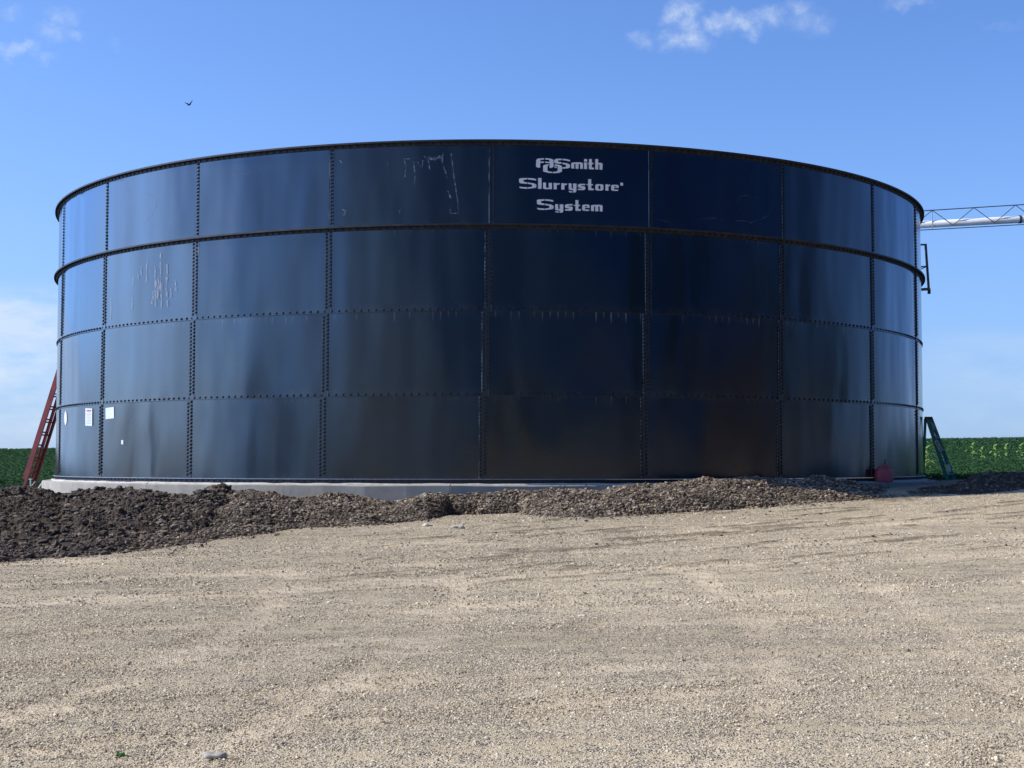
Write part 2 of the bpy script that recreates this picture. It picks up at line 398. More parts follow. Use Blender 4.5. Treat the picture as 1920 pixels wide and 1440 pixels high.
ltop = [(-500,915),(0,921),(60,921),(100,926),(115,933),(150,924),(200,923),(250,922),(300,926),(340,930),(365,931),(385,919),(400,915),(430,920),(455,930),(480,950)]
ltoe = [(-500,1110),(0,1060),(100,1052),(200,1045),(300,1030),(360,1018),(410,1000),(440,975),(480,955)]
LB = bank('soil_bank', -420, 478, 1100, ltop, ltoe, M_soil, 202, amp=.11, clump=.075, round_=.8)
rtop = [(1690,935),(1740,916),(1790,912),(1820,898),(1850,891),(1880,892),(1920,890),(2400,870)]
rtoe = [(1690,931),(1750,930),(1830,929),(1920,919),(2400,880)]
RBk = bank('soil_bank', 1700, 2300, 500, rtop, rtoe, M_soil, 303, nrow=160, amp=.05, clump=.05, back=4.)
Pg = sample_bank(GB, 95000); Ps = yard_points(60000, 12, 24)
px_ = 960+F*CP*Ps[:, 0]/Ps[:, 1]; ty_ = ground_y_for(px_, np.interp(px_, [a for a, b in gtoe], [b for a, b in gtoe]))
Ps = Ps[(px_ > 300) & (px_ < 1720) & (Ps[:, 1] > ty_-.08-RNG.exponential(.22, len(Ps))) & (Ps[:, 1] < ty_+.3)]; Pg = np.concatenate([Pg, Ps])
sg = np.clip(RNG.lognormal(math.log(.024), .45, len(Pg)), .010, .085)
rub = scatter('rubble', Pg, sg, 'ico', M_rub, flat=(.4, .8)); tag(rub, kind='stuff')
Pl = np.concatenate([sample_bank(LB, 60000), sample_bank(RBk, 9000)]); s_l = np.clip(RNG.lognormal(math.log(.024), .62, len(Pl)), .010, .13)
cld = scatter('soil_clods', Pl, s_l, 'ico', M_clod, flat=(.4, .85), sink=.05); tag(cld, kind='stuff')
Pt = yard_points(30000, 15, 24); kk = RNG.uniform(0, 1, len(Pt)) < earth_mask(Pt[:, 0], Pt[:, 1]); Pt = Pt[kk]
cl2 = scatter('soil_clods', Pt, np.clip(RNG.lognormal(math.log(.022), .4, len(Pt)), .01, .06), 'ico', mat_stone('tracked earth', (.08, .06, .045), (.13, .10, .075), (.2, .16, .12))); tag(cl2, kind='stuff')
# ------------------------------------------------------------------ field
def mat_leaf(name, a, b_):
    m, t, b = material(name)
    g = t.new('ShaderNodeNewGeometry').outputs['Random Per Island']
    c = t.mix(g, a, b_); t.link(c, b.inputs['Base Color']); b.inputs['Roughness'].default_value = .8
    b.inputs['Specular IOR Level'].default_value = .15
    tr = t.new('ShaderNodeBsdfTranslucent'); t.link(c, tr.inputs[0])
    ms = t.new('ShaderNodeMixShader'); ms.inputs[0].default_value = .22
    t.link(b.outputs[0], ms.inputs[1]); t.link(tr.outputs[0], ms.inputs[2]); t.link(ms.outputs[0], t.n['Material Output'].inputs[0])
    return m
M_bean = mat_leaf('soybean leaves', (.028, .085, .034), (.055, .135, .045))
M_corn = mat_leaf('corn leaves', (.24, .38, .09), (.36, .50, .15))
M_weed = mat_leaf('weed leaves', (.03, .12, .02), (.07, .2, .04))
M_field = mat_earth('field floor', (.012, .035, .014), (.02, .05, .02), (.03, .07, .025), .6)
fy = np.concatenate([np.linspace(29, 120, 130), 120*np.exp(np.linspace(0.02, math.log(3000/120), 60))]); fu = np.linspace(-1, 1, 160)
FYY, FUU = np.meshgrid(fy, fu, indexing='ij'); FXX = FUU*np.maximum(FYY*1.1, 60)
fz = field_z(FXX, FYY)+.27*sm(34, 46, FYY)
fld = npmesh('field', np.stack([FXX, FYY, fz], -1).reshape(-1, 3), gridfaces(*FXX.shape), M_field); tag(fld, kind='structure')
# ground beyond the yard, all round
gv_ = [(-3000, -3000, -3.2), (3000, -3000, -3.2), (3000, 3000, -3.2), (-3000, 3000, -3.2)]
gl = npmesh('grassland', gv_, [(0, 1, 2, 3)], simple('grassland', (.06, .10, .035), .9, nscale=.4)); tag(gl, kind='structure')
def leaves(name, C, size, mat, npts=1):
    n = len(C); a = RNG.uniform(0, 2*np.pi, n); el = RNG.uniform(-.35, 1.1, n)
    d = np.stack([np.cos(a)*np.cos(el), np.sin(a)*np.cos(el), np.sin(el)*.7], -1)
    sdv = np.stack([-np.sin(a), np.cos(a), RNG.uniform(-.5, .5, n)], -1)
    L = size[:, None]
    v0 = C; v1 = C+d*L*.5+sdv*L*.36; v2 = C+d*L-np.array([0, 0, .15])*L; v3 = C+d*L*.5-sdv*L*.36
    V = np.stack([v0, v1, v2, v3], 1).reshape(-1, 3); Fc = np.arange(4*n).reshape(-1, 4)
    return npmesh(name, V, Fc, mat, smooth=False)
def bean_points(n, y0, y1):
    y = np.exp(RNG.uniform(math.log(y0), math.log(y1), n)); u = RNG.uniform(-.5, .5, n)
    side = (np.abs(u) > .27); keep = side | (RNG.uniform(0, 1, n) < .12)
    x = u*y; keep &= (np.hypot(x-CX, y-CY) > R0+2.2)
    x, y = x[keep], y[keep]
    h = .30+.25*RNG.uniform(0, 1, len(x))**.6+.16*fbm(x/1.4, y/1.4, 3, 91)
    return np.stack([x, y, field_z(x, y)+h*sm(29, 33, y)], -1)
Pb = bean_points(620000, 31, 118)
sb_ = RNG.uniform(.055, .105, len(Pb))*(1+.5*(Pb[:, 1] > 70))
beans = leaves('soybean_crop', Pb, sb_, M_bean); tag(beans, kind='stuff')
def corn(loc, h, label, seed):
    rd = random.Random(seed); e = empty('corn_plant', loc); tag(e, label, 'corn plant', 'volunteer corn plants in the bean field')
    bm = bmesh.new(); tube(bm, (0, 0, 0), (.02, 0, h*.9), .014, 6, .006); bmobj('stalk', bm, M_corn, e)
    bm = bmesh.new()
    for i in range(9):
        a = i*2.4+rd.uniform(-.4, .4); z = h*(.2+.08*i); L = h*rd.uniform(.35, .5); w = .05
        pr = None
        for k in range(6):
            s = k/5; rr = L*s*.75; zz = z+L*(.75*s-.75*s*s*rd.uniform(.8, 1.1)); ww = w*(1-s)**.6+.002
            c = Vector((rr*math.cos(a), rr*math.sin(a), zz)); sd_ = Vector((-math.sin(a), math.cos(a), 0))*ww
            q = (bm.verts.new(c-sd_), bm.verts.new(c+sd_))
            if pr: bm.faces.new((pr[0], pr[1], q[1], q[0]))
            pr = q
    bmobj('leaf_blades', bm, M_corn, e, smooth=True)
for i, (px, py, d, h, lab) in enumerate([
    (1737, 846, 47, .95, 'yellow green corn plant between the tank and the green stepladder'),
    (1733, 826, 50, .55, 'small corn plant right at the edge of the tank, topping the skyline'),
    (1823, 842, 62, .85, 'corn plant standing up against the sky, right of the stepladder'),
    (1840, 852, 58, .75, 'broad pale corn plant, first in the row of four on the right'),
    (1866, 850, 59, .85, 'pale corn plant, second in the row of four on the right'),
    (1886, 850, 60, .85, 'pale corn plant, third in the row of four on the right'),
    (1914, 848, 60, .85, 'pale corn plant at the right border of the photo')]):
    p = at(px, py, d); z = float(field_z(p.x, p.y)); corn((p.x, p.y, z+.25), h+.15, lab, i)

# ------------------------------------------------------------------ tank materials
def mat_enamel():
    m, t, b = material('glass fused steel')
    uv = t.new('ShaderNodeUVMap', uv_map='UVMap').outputs[0]
    s = t.new('ShaderNodeSeparateXYZ'); t.link(uv, s.inputs[0]); u, v = s.outputs[0], s.outputs[1]
    big = t.noise(t.scale(uv, (.5, .35, 1)), 1.1, 4, .55)
    cloud_ = t.noise(uv, 3.2, 6, .62)
    streak = t.noise(t.scale(uv, (9, .8, 1)), 1.6, 5, .65)
    rnd = t.new('ShaderNodeObjectInfo').outputs['Random']
    base = t.mix(t.mr(cloud_, .35, .68), (.0022, .0036, .0075), (.0042, .0058, .0105))
    base = t.mix(t.mr(streak, .58, .78, 0, .25), base, (.014, .017, .021))
    # lime drips under the bolts of the second and third seams
    sp_ = R0*R_(16.2)/21
    cell = t.math('FLOOR', t.math('DIVIDE', u, sp_)); fr = t.math('SUBTRACT', t.math('FRACT', t.math('DIVIDE', u, sp_)), .5)
    wn = t.new('ShaderNodeTexWhiteNoise', noise_dimensions='1D'); t.link(cell, wn.inputs['W'])
    grp = t.mr(t.noise(t.scale(uv, (1, 0, 1)), .8, 2), .42, .60)
    tot = None
    for zs, am in ((ZR[2], 1.), (ZR[1], .3), (ZR[3], .35)):
        below = t.math('SUBTRACT', zs-.03, v)
        ln = t.mr(wn.outputs[0], 0, 1, .03, .22)
        fade = t.math('MULTIPLY', t.mr(t.math('DIVIDE', below, ln), 0, 1, 1, 0), t.mr(below, -.002, .004, 0, 1))
        tot_ = t.math('MULTIPLY', t.math('MULTIPLY', fade, t.mr(t.math('ABSOLUTE', fr), .03, .13, 1, 0)), t.math('MULTIPLY', t.mr(wn.outputs[0], .35, .6), am))
        tot = tot_ if tot is None else t.math('MAXIMUM', tot, tot_)
    tot = t.math('MULTIPLY', tot, t.mr(grp, 0, 1, .25, 1.))
    base = t.mix(t.math('MULTIPLY', tot, .5, clamp=True), base, (.30, .32, .33))
    # dust and mineral bloom near sheet edges
    sv = t.math('FRACT', t.math('DIVIDE', t.math('SUBTRACT', v, Z0), DZ))
    ed = t.math('MULTIPLY', t.mr(t.math('ABSOLUTE', t.math('SUBTRACT', sv, .5)), .40, .49), t.mr(cloud_, .42, .62))
    base = t.mix(t.math('MULTIPLY', ed, .22), base, (.06, .065, .072))
    sc_ = t.noise(t.scale(uv, (1.5, 7, 1)), 5, 4, .75, 1.5)
    base = t.mix(t.mr(sc_, .72, .80, 0, .22), base, (.12, .13, .14))
    t.link(base, b.inputs['Base Color'])
    ro = t.mr(big, .3, .7, .14, .25)
    t.link(t.math('ADD', ro, t.math('MULTIPLY', tot, .3)), b.inputs['Roughness']); b.inputs['IOR'].default_value = 1.62; b.inputs['Specular IOR Level'].default_value = .5
    b.inputs['Coat Weight'].default_value = .25; t.link(t.mr(cloud_, .3, .7, .10, .17), b.inputs['Coat Roughness'])
    off = t.math('MULTIPLY', rnd, 37.)
    cv = t.new('ShaderNodeCombineXYZ'); t.link(off, cv.inputs[2])
    wv = t.vmath('ADD', t.scale(uv, (1.0, .28, 1)), cv.outputs[0])
    warp = t.noise(wv, .9, 2, .4)
    bn = t.bump(warp, .55, .15)
    bn = t.bump(t.noise(t.vmath('ADD', t.scale(uv, (1., .14, 1)), cv.outputs[0]), .62, 1, .4, .3), .6, .22, bn)
    bn = t.bump(t.noise(uv, 22, 4, .6), .10, .004, bn)
    t.link(bn, b.inputs['Normal']); t.link(bn, b.inputs['Coat Normal'])
    return m
M_tank = mat_enamel()
M_bolt = simple('bolt caps', (.006, .006, .008), .42, vary=.2, nscale=30)
M_strip = simple('lapped steel edge', (.0035, .005, .009), .26, vary=.4, nscale=9, spec=.8, coat=.25)
M_seal = simple('seam sealant', (.018, .020, .024), .55, vary=.35, nscale=14)
def mat_angle():
    m, t, b = material('stiffener angle'); co = t.new('ShaderNodeTexCoord').outputs['Object']
    n = t.noise(co, 6, 6, .65); n2 = t.noise(t.scale(co, (1, 1, 3)), 25, 4, .6)
    c = t.mix(t.mr(n, .4, .62), (.010, .012, .018), (.032, .030, .028)); c = t.mix(t.mr(n2, .62, .78, 0, .6), c, (.13, .12, .115))
    t.link(c, b.inputs['Base Color']); b.inputs['Roughness'].default_value = .6; t.link(t.bump(n2, .4, .004), b.inputs['Normal']); return m
M_angle = mat_angle()
M_lip = simple('bright angle edge', (.30, .31, .33), .45, .5, .3, 20)
M_white = simple('white lettering', (.80, .81, .84), .5, vary=.06, nscale=6)
# ------------------------------------------------------------------ tank
tank = empty('slurry_tank', (CX, CY, Z0-.1)); TINV = Matrix.Translation(-Vector((CX, CY, Z0-.1)))
tag(tank, 'huge round navy black bolted steel tank with white lettering', 'tank')
DEL = R_(16.2)
def seam_phi(i, row):
    sh = -.0048*(3-row)
    base = i*DEL if abs(i) <= 6 else (6*DEL+(i-6)*(2*math.pi-12*DEL)/10)
    return base+sh-.0006
NS = 22
def sheet_mesh(p0, p1, z0, z1, row, r):
    bm = bmesh.new(); uvl = bm.loops.layers.uv.new('UVMap'); n = 14; lap = .0050
    rows = []
    def R_at(s): return r+.006*(1-s)           # the left edge laps over its neighbour
    pts = []
    for k in range(n+1):
        s = k/n; p = p0-lap+(p1+lap-p0+lap)*s; rr = R_at(s)
        pts.append((p, rr))
    cols = []
    for (p, rr) in pts:
        cols.append([(p, rr-.02, z0), (p, rr, z0), (p, rr, z1), (p, rr-.02, z1)])
    vs = [[bm.verts.new(cyl(*c)) for c in cc] for cc in cols]
    for k in range(n):
        for j in range(3):
            f = bm.faces.new((vs[k][j], vs[k+1][j], vs[k+1][j+1], vs[k][j+1]))
            for l, (a, b_) in zip(f.loops, ((k, j), (k+1, j), (k+1, j+1), (k, j+1))):
                c = cols[a][b_]; l[uvl].uv = (c[0]*R0, c[2])
    for k in (0, n):
        f = bm.faces.new(vs[k])
        for l, c in zip(f.loops, cols[k]): l[uvl].uv = (c[0]*R0, c[2])
    return bm
def bolt_into(L, phi, z, r, rad=.017, h=.017):
    L.append((phi, z, r, rad, h))
def bolts_mesh(name, L, mat, parent):
    V = []; Fc = []; n = 8
    for (phi, z, r, rad, h) in L:
        a = phi+YAW; nx, ny = math.sin(a), -math.cos(a); tx, ty = math.cos(a), math.sin(a)
        b0 = len(V); bx, by = CX+r*nx, CY+r*ny
        for (q, hh) in ((1.35, 0.), (1.3, .25), (.95, .3), (.85, .9), (.45, 1.)):
            for k in range(n):
                w = 2*math.pi*k/n; c, s = math.cos(w)*rad*q, math.sin(w)*rad*q
                V.append((bx+nx*h*hh+tx*c-CX, by+ny*h*hh+ty*c-CY, z+s-(Z0-.1)))
        for j in range(4):
            for k in range(n):
                k2 = (k+1) % n; Fc.append((b0+j*n+k, b0+j*n+k2, b0+(j+1)*n+k2, b0+(j+1)*n+k))
        t0 = b0+4*n; Fc += [(t0, t0+1, t0+2, t0+3), (t0, t0+3, t0+4, t0+7), (t0+4, t0+5, t0+6, t0+7)]
    return npmesh(name, V, Fc, mat, parent, smooth=False)
ALLB = []
for row in range(4):
    rr = R0+.004*row
    for i in range(-11, 11):
        p0, p1 = seam_phi(i, row), seam_phi(i+1, row)
        if i == 10: p1 = seam_phi(-11, row)+2*math.pi
        if i < -6:
            q = lambda j: -(seam_phi(-j, row)+.0048*(3-row)+.0006)-.0048*(3-row)-.0006
            p0, p1 = q(i), q(i+1)
        z0 = ZR[row]-(.03 if row else 0); z1 = ZR[row+1]+(.0 if row == 3 else -.031)
        o = bmobj('steel_sheet', sheet_mesh(p0, p1, z0, z1, row, rr), M_tank, tank, smooth=True, inv=TINV); o.data.set_sharp_from_angle(angle=R_(30))
        L = []; nb = 21
        for k in range(nb):
            z = ZR[row]+.05+(DZ-.10)*(k+.5)/nb
            if row == 3: bolt_into(L, p0, z, rr+.011, .0195)
            else:
                bolt_into(L, p0-.0037, z-.014, rr+.011, .0195); bolt_into(L, p0+.0037, z+.014, rr+.011, .0195)
        if row in (1, 2):
            for k in range(21):
                bolt_into(L, p0+(p1-p0)*(k+.5)/21, ZR[row], rr+.004)
        ALLB += L
        # dark sealant bead pressed out along the lap
        bm = bmesh.new()
        hw = .0056 if row < 3 else .0034; n = 12; pv = None
        for k in range(n+1):
            z = z0+(z1-z0)*k/n; a_ = random.uniform(.0004, .0011); b2 = random.uniform(.0004, .0011)
            q = [bm.verts.new(cyl(p0+f_, rr+h_, z)) for f_, h_ in ((-hw-a_, .0052), (-hw, .0125), (-hw+a_, .0105), (hw-b2, .0105), (hw, .0125), (hw+b2, .0052))]
            if pv:
                for a in range(5): bm.faces.new((pv[a], pv[a+1], q[a+1], q[a]))
            pv = q
        bmobj('lap_strip', bm, M_strip, o, inv=TINV)
def ringmesh(prof, seg=240, jit=0.):
    bm = bmesh.new(); vs = []
    for k in range(seg):
        a = 2*math.pi*k/seg; vs.append([bm.verts.new(cyl(a, r, z)) for r, z in prof])
    for k in range(seg):
        A, B = vs[k], vs[(k+1) % seg]; n = len(prof)
        for j in range(n): bm.faces.new((A[j], B[j], B[(j+1) % n], A[(j+1) % n]))
    return bm
def angle_ring(z, down, name='stiffener_ring'):
    r0 = R0+.019; top = z+.012; out = R0+.100
    prof = [(r0, top), (out, top), (out, top-.028), (out-.008, top-.028), (out-.008, top-.011), (r0+.010, top-.011), (r0+.010, top-down), (r0, top-down)]
    o = bmobj(name, ringmesh(prof), M_angle, tank, inv=TINV)
    L = []
    for i in range(-6, 6):
        for k in range(21): bolt_into(L, seam_phi(i, 3)+(DEL)*(k+.5)/21, z-down*.52, r0+.010, .018, .02)
    ALLB.extend(L)
    return o
angle_ring(ZR[3]+.0, .074); angle_ring(ZR[4]+.0, .078, 'rim_ring')
# thin lap lips at the two plain seams
for r_ in (1, 2):
    bm = ringmesh([(R0+.004*r_+.002, ZR[r_]-.031), (R0+.004*r_+.013, ZR[r_]-.031), (R0+.004*r_+.013, ZR[r_]-.036), (R0+.004*r_+.002, ZR[r_]-.036)])
    bmobj('seam_lip', bm, M_seal, tank, inv=TINV)
# starter band with its bright upper edge
ZB = hit(900, 909.5)[1]
bmobj('base_band', ringmesh([(R0-.01, Z0-.012), (R0+.012, Z0-.012), (R0+.012, ZB-.02), (R0-.01, ZB-.02)]), M_seal, tank, inv=TINV)
bmobj('base_lip', ringmesh([(R0+.0, Z0+.003), (R0+.045, Z0+.003), (R0+.045, Z0-.008), (R0+.0, Z0-.008)]), M_lip, tank, inv=TINV)
L = []
for i in range(-6, 6):
    for k in range(21): bolt_into(L, seam_phi(i, 0)+DEL*(k+.5)/21, Z0-.035, R0+.012, .013, .02)
    for k in range(3): bolt_into(L, seam_phi(i, 0)-.004, Z0-.06-.03*k, R0+.012, .012, .012)
ALLB += L
def bolt_size(b):
    p = cyl(b[0], b[2], b[1]); nrm = (p-Vector((CX, CY, p.z))).normalized(); return b[3]*max(0, -nrm.dot(p.normalized()))/p.length
ALLB.sort(key=bolt_size, reverse=True)
for b_ in ALLB[:100]: bolts_mesh('bolt', [b_], M_bolt, tank)
tag(bolts_mesh('bolt', ALLB[100:], M_bolt, tank), kind='stuff')
# ---- lettering, drawn as stencil pieces on the curved wall
def lt(X, Y): return 960+X/8.348, 280+Y/8.348
Sg = [[(112,462),(140,452),(236,448),(236,470),(184,476),(180,490),(184,508),(236,517),(236,540),(150,534),(125,528),(112,515)],
      [(246,448),(330,454),(380,468),(376,490),(320,478),(246,471)],
      [(116,583),(170,590),(236,593),(236,617),(150,612),(118,602)],
      [(246,518),(340,532),(372,545),(382,560),(382,585),(365,603),(246,617),(246,593),(305,588),(315,578),(315,560),(303,549),(246,541)]]
yg = [[(888,532),(932,534),(932,612),(955,616),(955,535),(1008,536),(1008,660),(990,674),(958,676),(955,640),(905,634),(888,620)],
      [(888,650),(945,657),(945,677),(908,673),(890,664)]]
sg_ = [[(1030,555),(1055,541),(1148,540),(1140,561),(1085,561),(1085,573),(1130,578),(1148,590),(1146,624),(1122,640),(1030,636),(1034,615),(1090,616),(1090,604),(1048,599),(1030,588)]]
tg = [[(1192,468),(1240,468),(1240,545),(1270,546),(1262,564),(1240,564),(1240,612),(1282,615),(1278,640),(1205,640),(1192,628),(1192,562),(1166,560),(1170,545),(1192,544)]]
eg = [[(1553,570),(1573,555),(1598,555),(1598,650),(1575,650),(1552,635)], [(1599,555),(1650,555),(1670,570),(1670,576),(1599,576)], [(1632,577),(1670,577),(1670,603),(1632,603)],
      [(1599,592),(1631,592),(1631,603),(1599,603)], [(1599,628),(1668,632),(1655,652),(1599,650)]]
mg = [[(928,212),(975,203),(1075,203),(1110,216),(1110,305),(1067,305),(1067,228),(1042,228),(1042,303),(996,303),(996,228),(975,228),(975,300),(928,298)]]
def tr(g, b0, b1):
    sx = (b1[1]-b1[0])/(b0[1]-b0[0]); sy = (b1[3]-b1[2])/(b0[3]-b0[2])
    return [[(b1[0]+(x-b0[0])*sx, b1[2]+(y-b0[2])*sy) for x, y in p] for p in g]
word1 = [[(380,165),(405,145),(500,137),(500,158),(447,165),(442,175),(442,192),(500,192),(500,210),(442,212),(440,288),(395,283),(375,268)],
  [(518,137),(610,145),(650,165),(650,270),(625,288),(588,292),(590,216),(518,210),(518,192),(588,196),(588,172),(575,164),(518,158)],
  [(487,262),(500,246),(575,230),(572,250),(556,260),(555,333),(580,345),(630,352),(630,371),(560,367),(487,345)],
  [(640,353),(690,348),(714,335),(718,275),(705,262),(665,256),(665,236),(740,242),(782,262),(782,345),(740,368),(640,374)],
  [(662,165),(690,148),(775,145),(775,168),(725,172),(720,180),(724,196),(775,203),(775,225),(680,221),(662,210)],
  [(790,147),(860,153),(912,170),(905,190),(850,176),(790,168)],
  [(790,207),(870,219),(908,240),(908,280),(880,297),(790,303),(790,281),(838,277),(845,266),(845,252),(835,240),(790,232)],
  [(664,266),(704,276),(700,293),(664,284)],
  [(1128,152),(1175,152),(1175,192),(1128,192)], [(1128,205),(1175,205),(1175,308),(1128,306)],
  [(1205,152),(1250,152),(1250,212),(1280,213),(1275,232),(1250,232),(1250,285),(1285,288),(1282,312),(1215,312),(1203,300),(1203,232),(1185,230),(1188,212),(1205,212)],
  [(1303,152),(1350,152),(1350,218),(1362,212),(1398,212),(1418,226),(1415,320),(1370,318),(1370,238),(1350,238),(1350,315),(1303,313)]]+mg
word2 = Sg+[[(408,448),(462,449),(462,619),(408,617)],
  [(487,520),(532,522),(532,600),(575,603),(575,524),(625,526),(625,624),(505,622),(487,610)],
  [(652,526),(700,528),(700,540),(718,529),(750,530),(740,552),(704,556),(700,562),(700,625),(652,624)],
  [(772,530),(822,532),(822,545),(838,534),(865,535),(856,558),(826,562),(822,568),(822,630),(772,628)]]+yg+sg_+tg+[
  [(1305,560),(1325,545),(1367,546),(1367,566),(1352,570),(1352,618),(1367,622),(1367,645),(1325,643),(1303,630)],
  [(1368,546),(1410,548),(1432,562),(1430,630),(1408,646),(1368,645),(1368,622),(1385,618),(1385,570),(1368,566)],
  [(1462,548),(1510,550),(1510,562),(1522,552),(1540,553),(1532,575),(1514,578),(1510,584),(1510,648),(1462,645)]]+eg+[[(1695,522),(1738,524),(1738,568),(1695,566)]]
word3 = tr(Sg, (112,382,448,617), (390,650,780,950))+tr(yg, (888,1008,532,677), (675,803,858,992))+tr(sg_, (1030,1148,540,640), (828,950,858,962))+tr(tg, (1166,1282,468,640), (968,1080,795,962))+tr(eg, (1552,1670,555,652), (1098,1215,865,965))+tr(mg, (928,1110,203,305), (1237,1417,868,972))
RL = R0+.0225
def flat_on_wall(bm, pts, r, thick=.0015):
    loc = [hit(x, y, r) for x, y in pts]
    a = [bm.verts.new(cyl(p, r, z)) for p, z in loc]; b_ = [bm.verts.new(cyl(p, r-thick, z)) for p, z in loc]
    f_ = bm.faces.new(a); f_.normal_update(); bmesh.ops.triangulate(bm, faces=[f_]); n = len(a)
    for k in range(n): bm.faces.new((a[k], b_[k], b_[(k+1) % n], a[(k+1) % n]))
for w in (word1, word2, word3):
    bm = bmesh.new()
    for poly in w: flat_on_wall(bm, [lt(x, y) for x, y in poly], RL)
    bmobj('painted_lettering', bm, M_white, tank, inv=TINV)
# ---- notices pasted on the bottom course
M_paper = simple('white paper', (.72, .74, .76), .6, vary=.04)
M_red = simple('red print', (.55, .10, .08), .6); M_ink = simple('grey print', (.32, .33, .36), .6)
def notice(pts, name='notice', mat=None): 
    bm = bmesh.new(); flat_on_wall(bm, pts, R0+.013); return bmobj(name, bm, mat or M_paper, tank, inv=TINV)
n1 = notice([(160.2,765.5),(172.8,766),(172.6,798.5),(160,798)]); n2 = notice([(198,765),(213.5,763),(213.8,784),(198,786)])
n3 = notice([(122.8+2.3*math.cos(a), 784+13*math.sin(a)) for a in np.linspace(0, 2*math.pi, 20)[:-1]]); n4 = notice([(227.2,825.2),(231.2,825.2),(231.2,833),(227.2,833)])
bm = bmesh.new(); flat_on_wall(bm, [(162.3,768.3),(164.3,768.3),(164.3,771.5),(162.3,771.5)], R0+.0155); flat_on_wall(bm, [(165,768.3),(167.2,768.3),(167.2,771.5),(165,771.5)], R0+.0155); flat_on_wall(bm, [(168,768.3),(170.5,768.3),(170.5,771.5),(168,771.5)], R0+.0155)
bmobj('heading', bm, M_red, n1).matrix_parent_inverse = Matrix(); n1.children[0].data.transform(TINV)
bm = bmesh.new()
for k in range(8): flat_on_wall(bm, [(162,774+2.8*k),(170.8,774+2.8*k),(170.8,774.6+2.8*k),(162,774.6+2.8*k)], R0+.0155)
q = bmobj('print_lines', bm, M_ink, n1); q.data.transform(TINV)
# ---- scuffs, chalk marks and mineral runs: thin films on the enamel
def mat_film(name, col, dens):
    m, t, b = material(name); uv = t.new('ShaderNodeTexCoord').outputs['Object']
    n = t.noise(t.scale(uv, (1, 1, .5)), 28, 5, .7); b.inputs['Base Color'].default_value = (*col, 1); b.inputs['Roughness'].default_value = .8
    t.link(t.mr(n, .40, .64, 0, dens), b.inputs['Alpha']); return m
M_scuff = mat_film('scuff film', (.38, .42, .50), .75); M_lime = mat_film('lime runs', (.45, .47, .50), .6); M_faint = mat_film('faint marks', (.25, .29, .36), .38)
def scuff(bm, pts, w, r=R0+.0235):
    P = [hit(x, y, r) for x, y in pts]; Q = []
    for (a, b_) in zip(P[:-1], P[1:]):
        for k in range(6): Q.append((a[0]+(b_[0]-a[0])*k/6, a[1]+(b_[1]-a[1])*k/6))
    Q.append(P[-1]); pv = None
    for i, (p, z) in enumerate(Q):
        a, b_ = Q[max(0, i-1)], Q[min(len(Q)-1, i+1)]
        du, dv = (b_[0]-a[0])*R0, b_[1]-a[1]; L = math.hypot(du, dv) or 1
        ww = w*random.uniform(.4, 1.2)/2; nu, nv = -dv/L*ww, du/L*ww
        q = (bm.verts.new(cyl(p-nu/R0, r, z-nv)), bm.verts.new(cyl(p+nu/R0, r, z+nv)))
        if pv: bm.faces.new((pv[0], pv[1], q[1], q[0]))
        pv = q
bm = bmesh.new()
for pts, w in [([(846,288),(851,330),(858,375),(860,400)],.02),([(758,298),(761,315),(759,332)],.018),([(757,298),(768,298)],.02),([(775,300),(777,318),(778,330),(777,344)],.022),([(783,304),(791,316),(793,300)],.016),([(795,292),(804,304),(806,320)],.018),
    ([(801,296),(812,299),(820,296),(830,294)],.055),([(831,286),(829,305),(834,318),(838,334)],.026),([(840,358),(845,372)],.03),([(845,385),(844,400)],.016),([(844,400),(860,400)],.014),([(726,304),(729,320)],.014),([(637,300),(641,306)],.03),
    ([(641,392),(648,396),(645,404),(640,400)],.014),([(745,396),(752,394),(748,400)],.012)]: scuff(bm, pts, w)
bmobj('scuff_marks', bm, M_scuff, tank, inv=TINV)
for pts, w in [([(212,340),(231,337),(238,352),(242,366)],.03),([(266,362),(286,368),(293,380),(286,400),(272,412),(268,424)],.022),([(276,426),(292,425),(301,432)],.022),([(284,402),(291,380)],.016),
    ([(436,318),(440,328),(433,330)],.014),([(447,326),(456,326),(470,324)],.012),([(480,308),(488,320)],.012),
    ([(1312,412),(1326,409),(1342,409)],.018),([(1352,412),(1360,416)],.016),([(1378,414),(1395,414),(1408,418),(1424,412),(1438,406),(1444,396),(1448,384),(1456,378)],.016),([(1424,374),(1410,370),(1398,366),(1388,368),(1381,378),(1384,388),(1392,396)],.014),([(1230,410),(1240,412),(1266,420)],.014)]:
    bm = bmesh.new(); scuff(bm, pts, w); bmobj('chalk_mark', bm, M_faint, tank, inv=TINV)
bm = bmesh.new(); rd = random.Random(4)
for x, y0, y1, w in [(250,520,540,.05),(248,555,580,.04),(276,486,530,.03),(290,500,575,.10),(296,520,560,.09),(301,475,548,.06),(304,530,578,.05),(313,495,578,.06),(328,525,545,.05),(286,545,570,.08),(265,500,518,.04),(258,510,525,.03),(274,512,530,.04),(320,540,560,.03),(208,560,600,.05),(372,455,480,.05)]:
    scuff(bm, [(x, y0), (x+rd.uniform(-2, 2), (y0+y1)/2), (x+rd.uniform(-2, 2), y1)], w*.8)
bmobj('lime_runs', bm, M_lime, tank, inv=TINV)
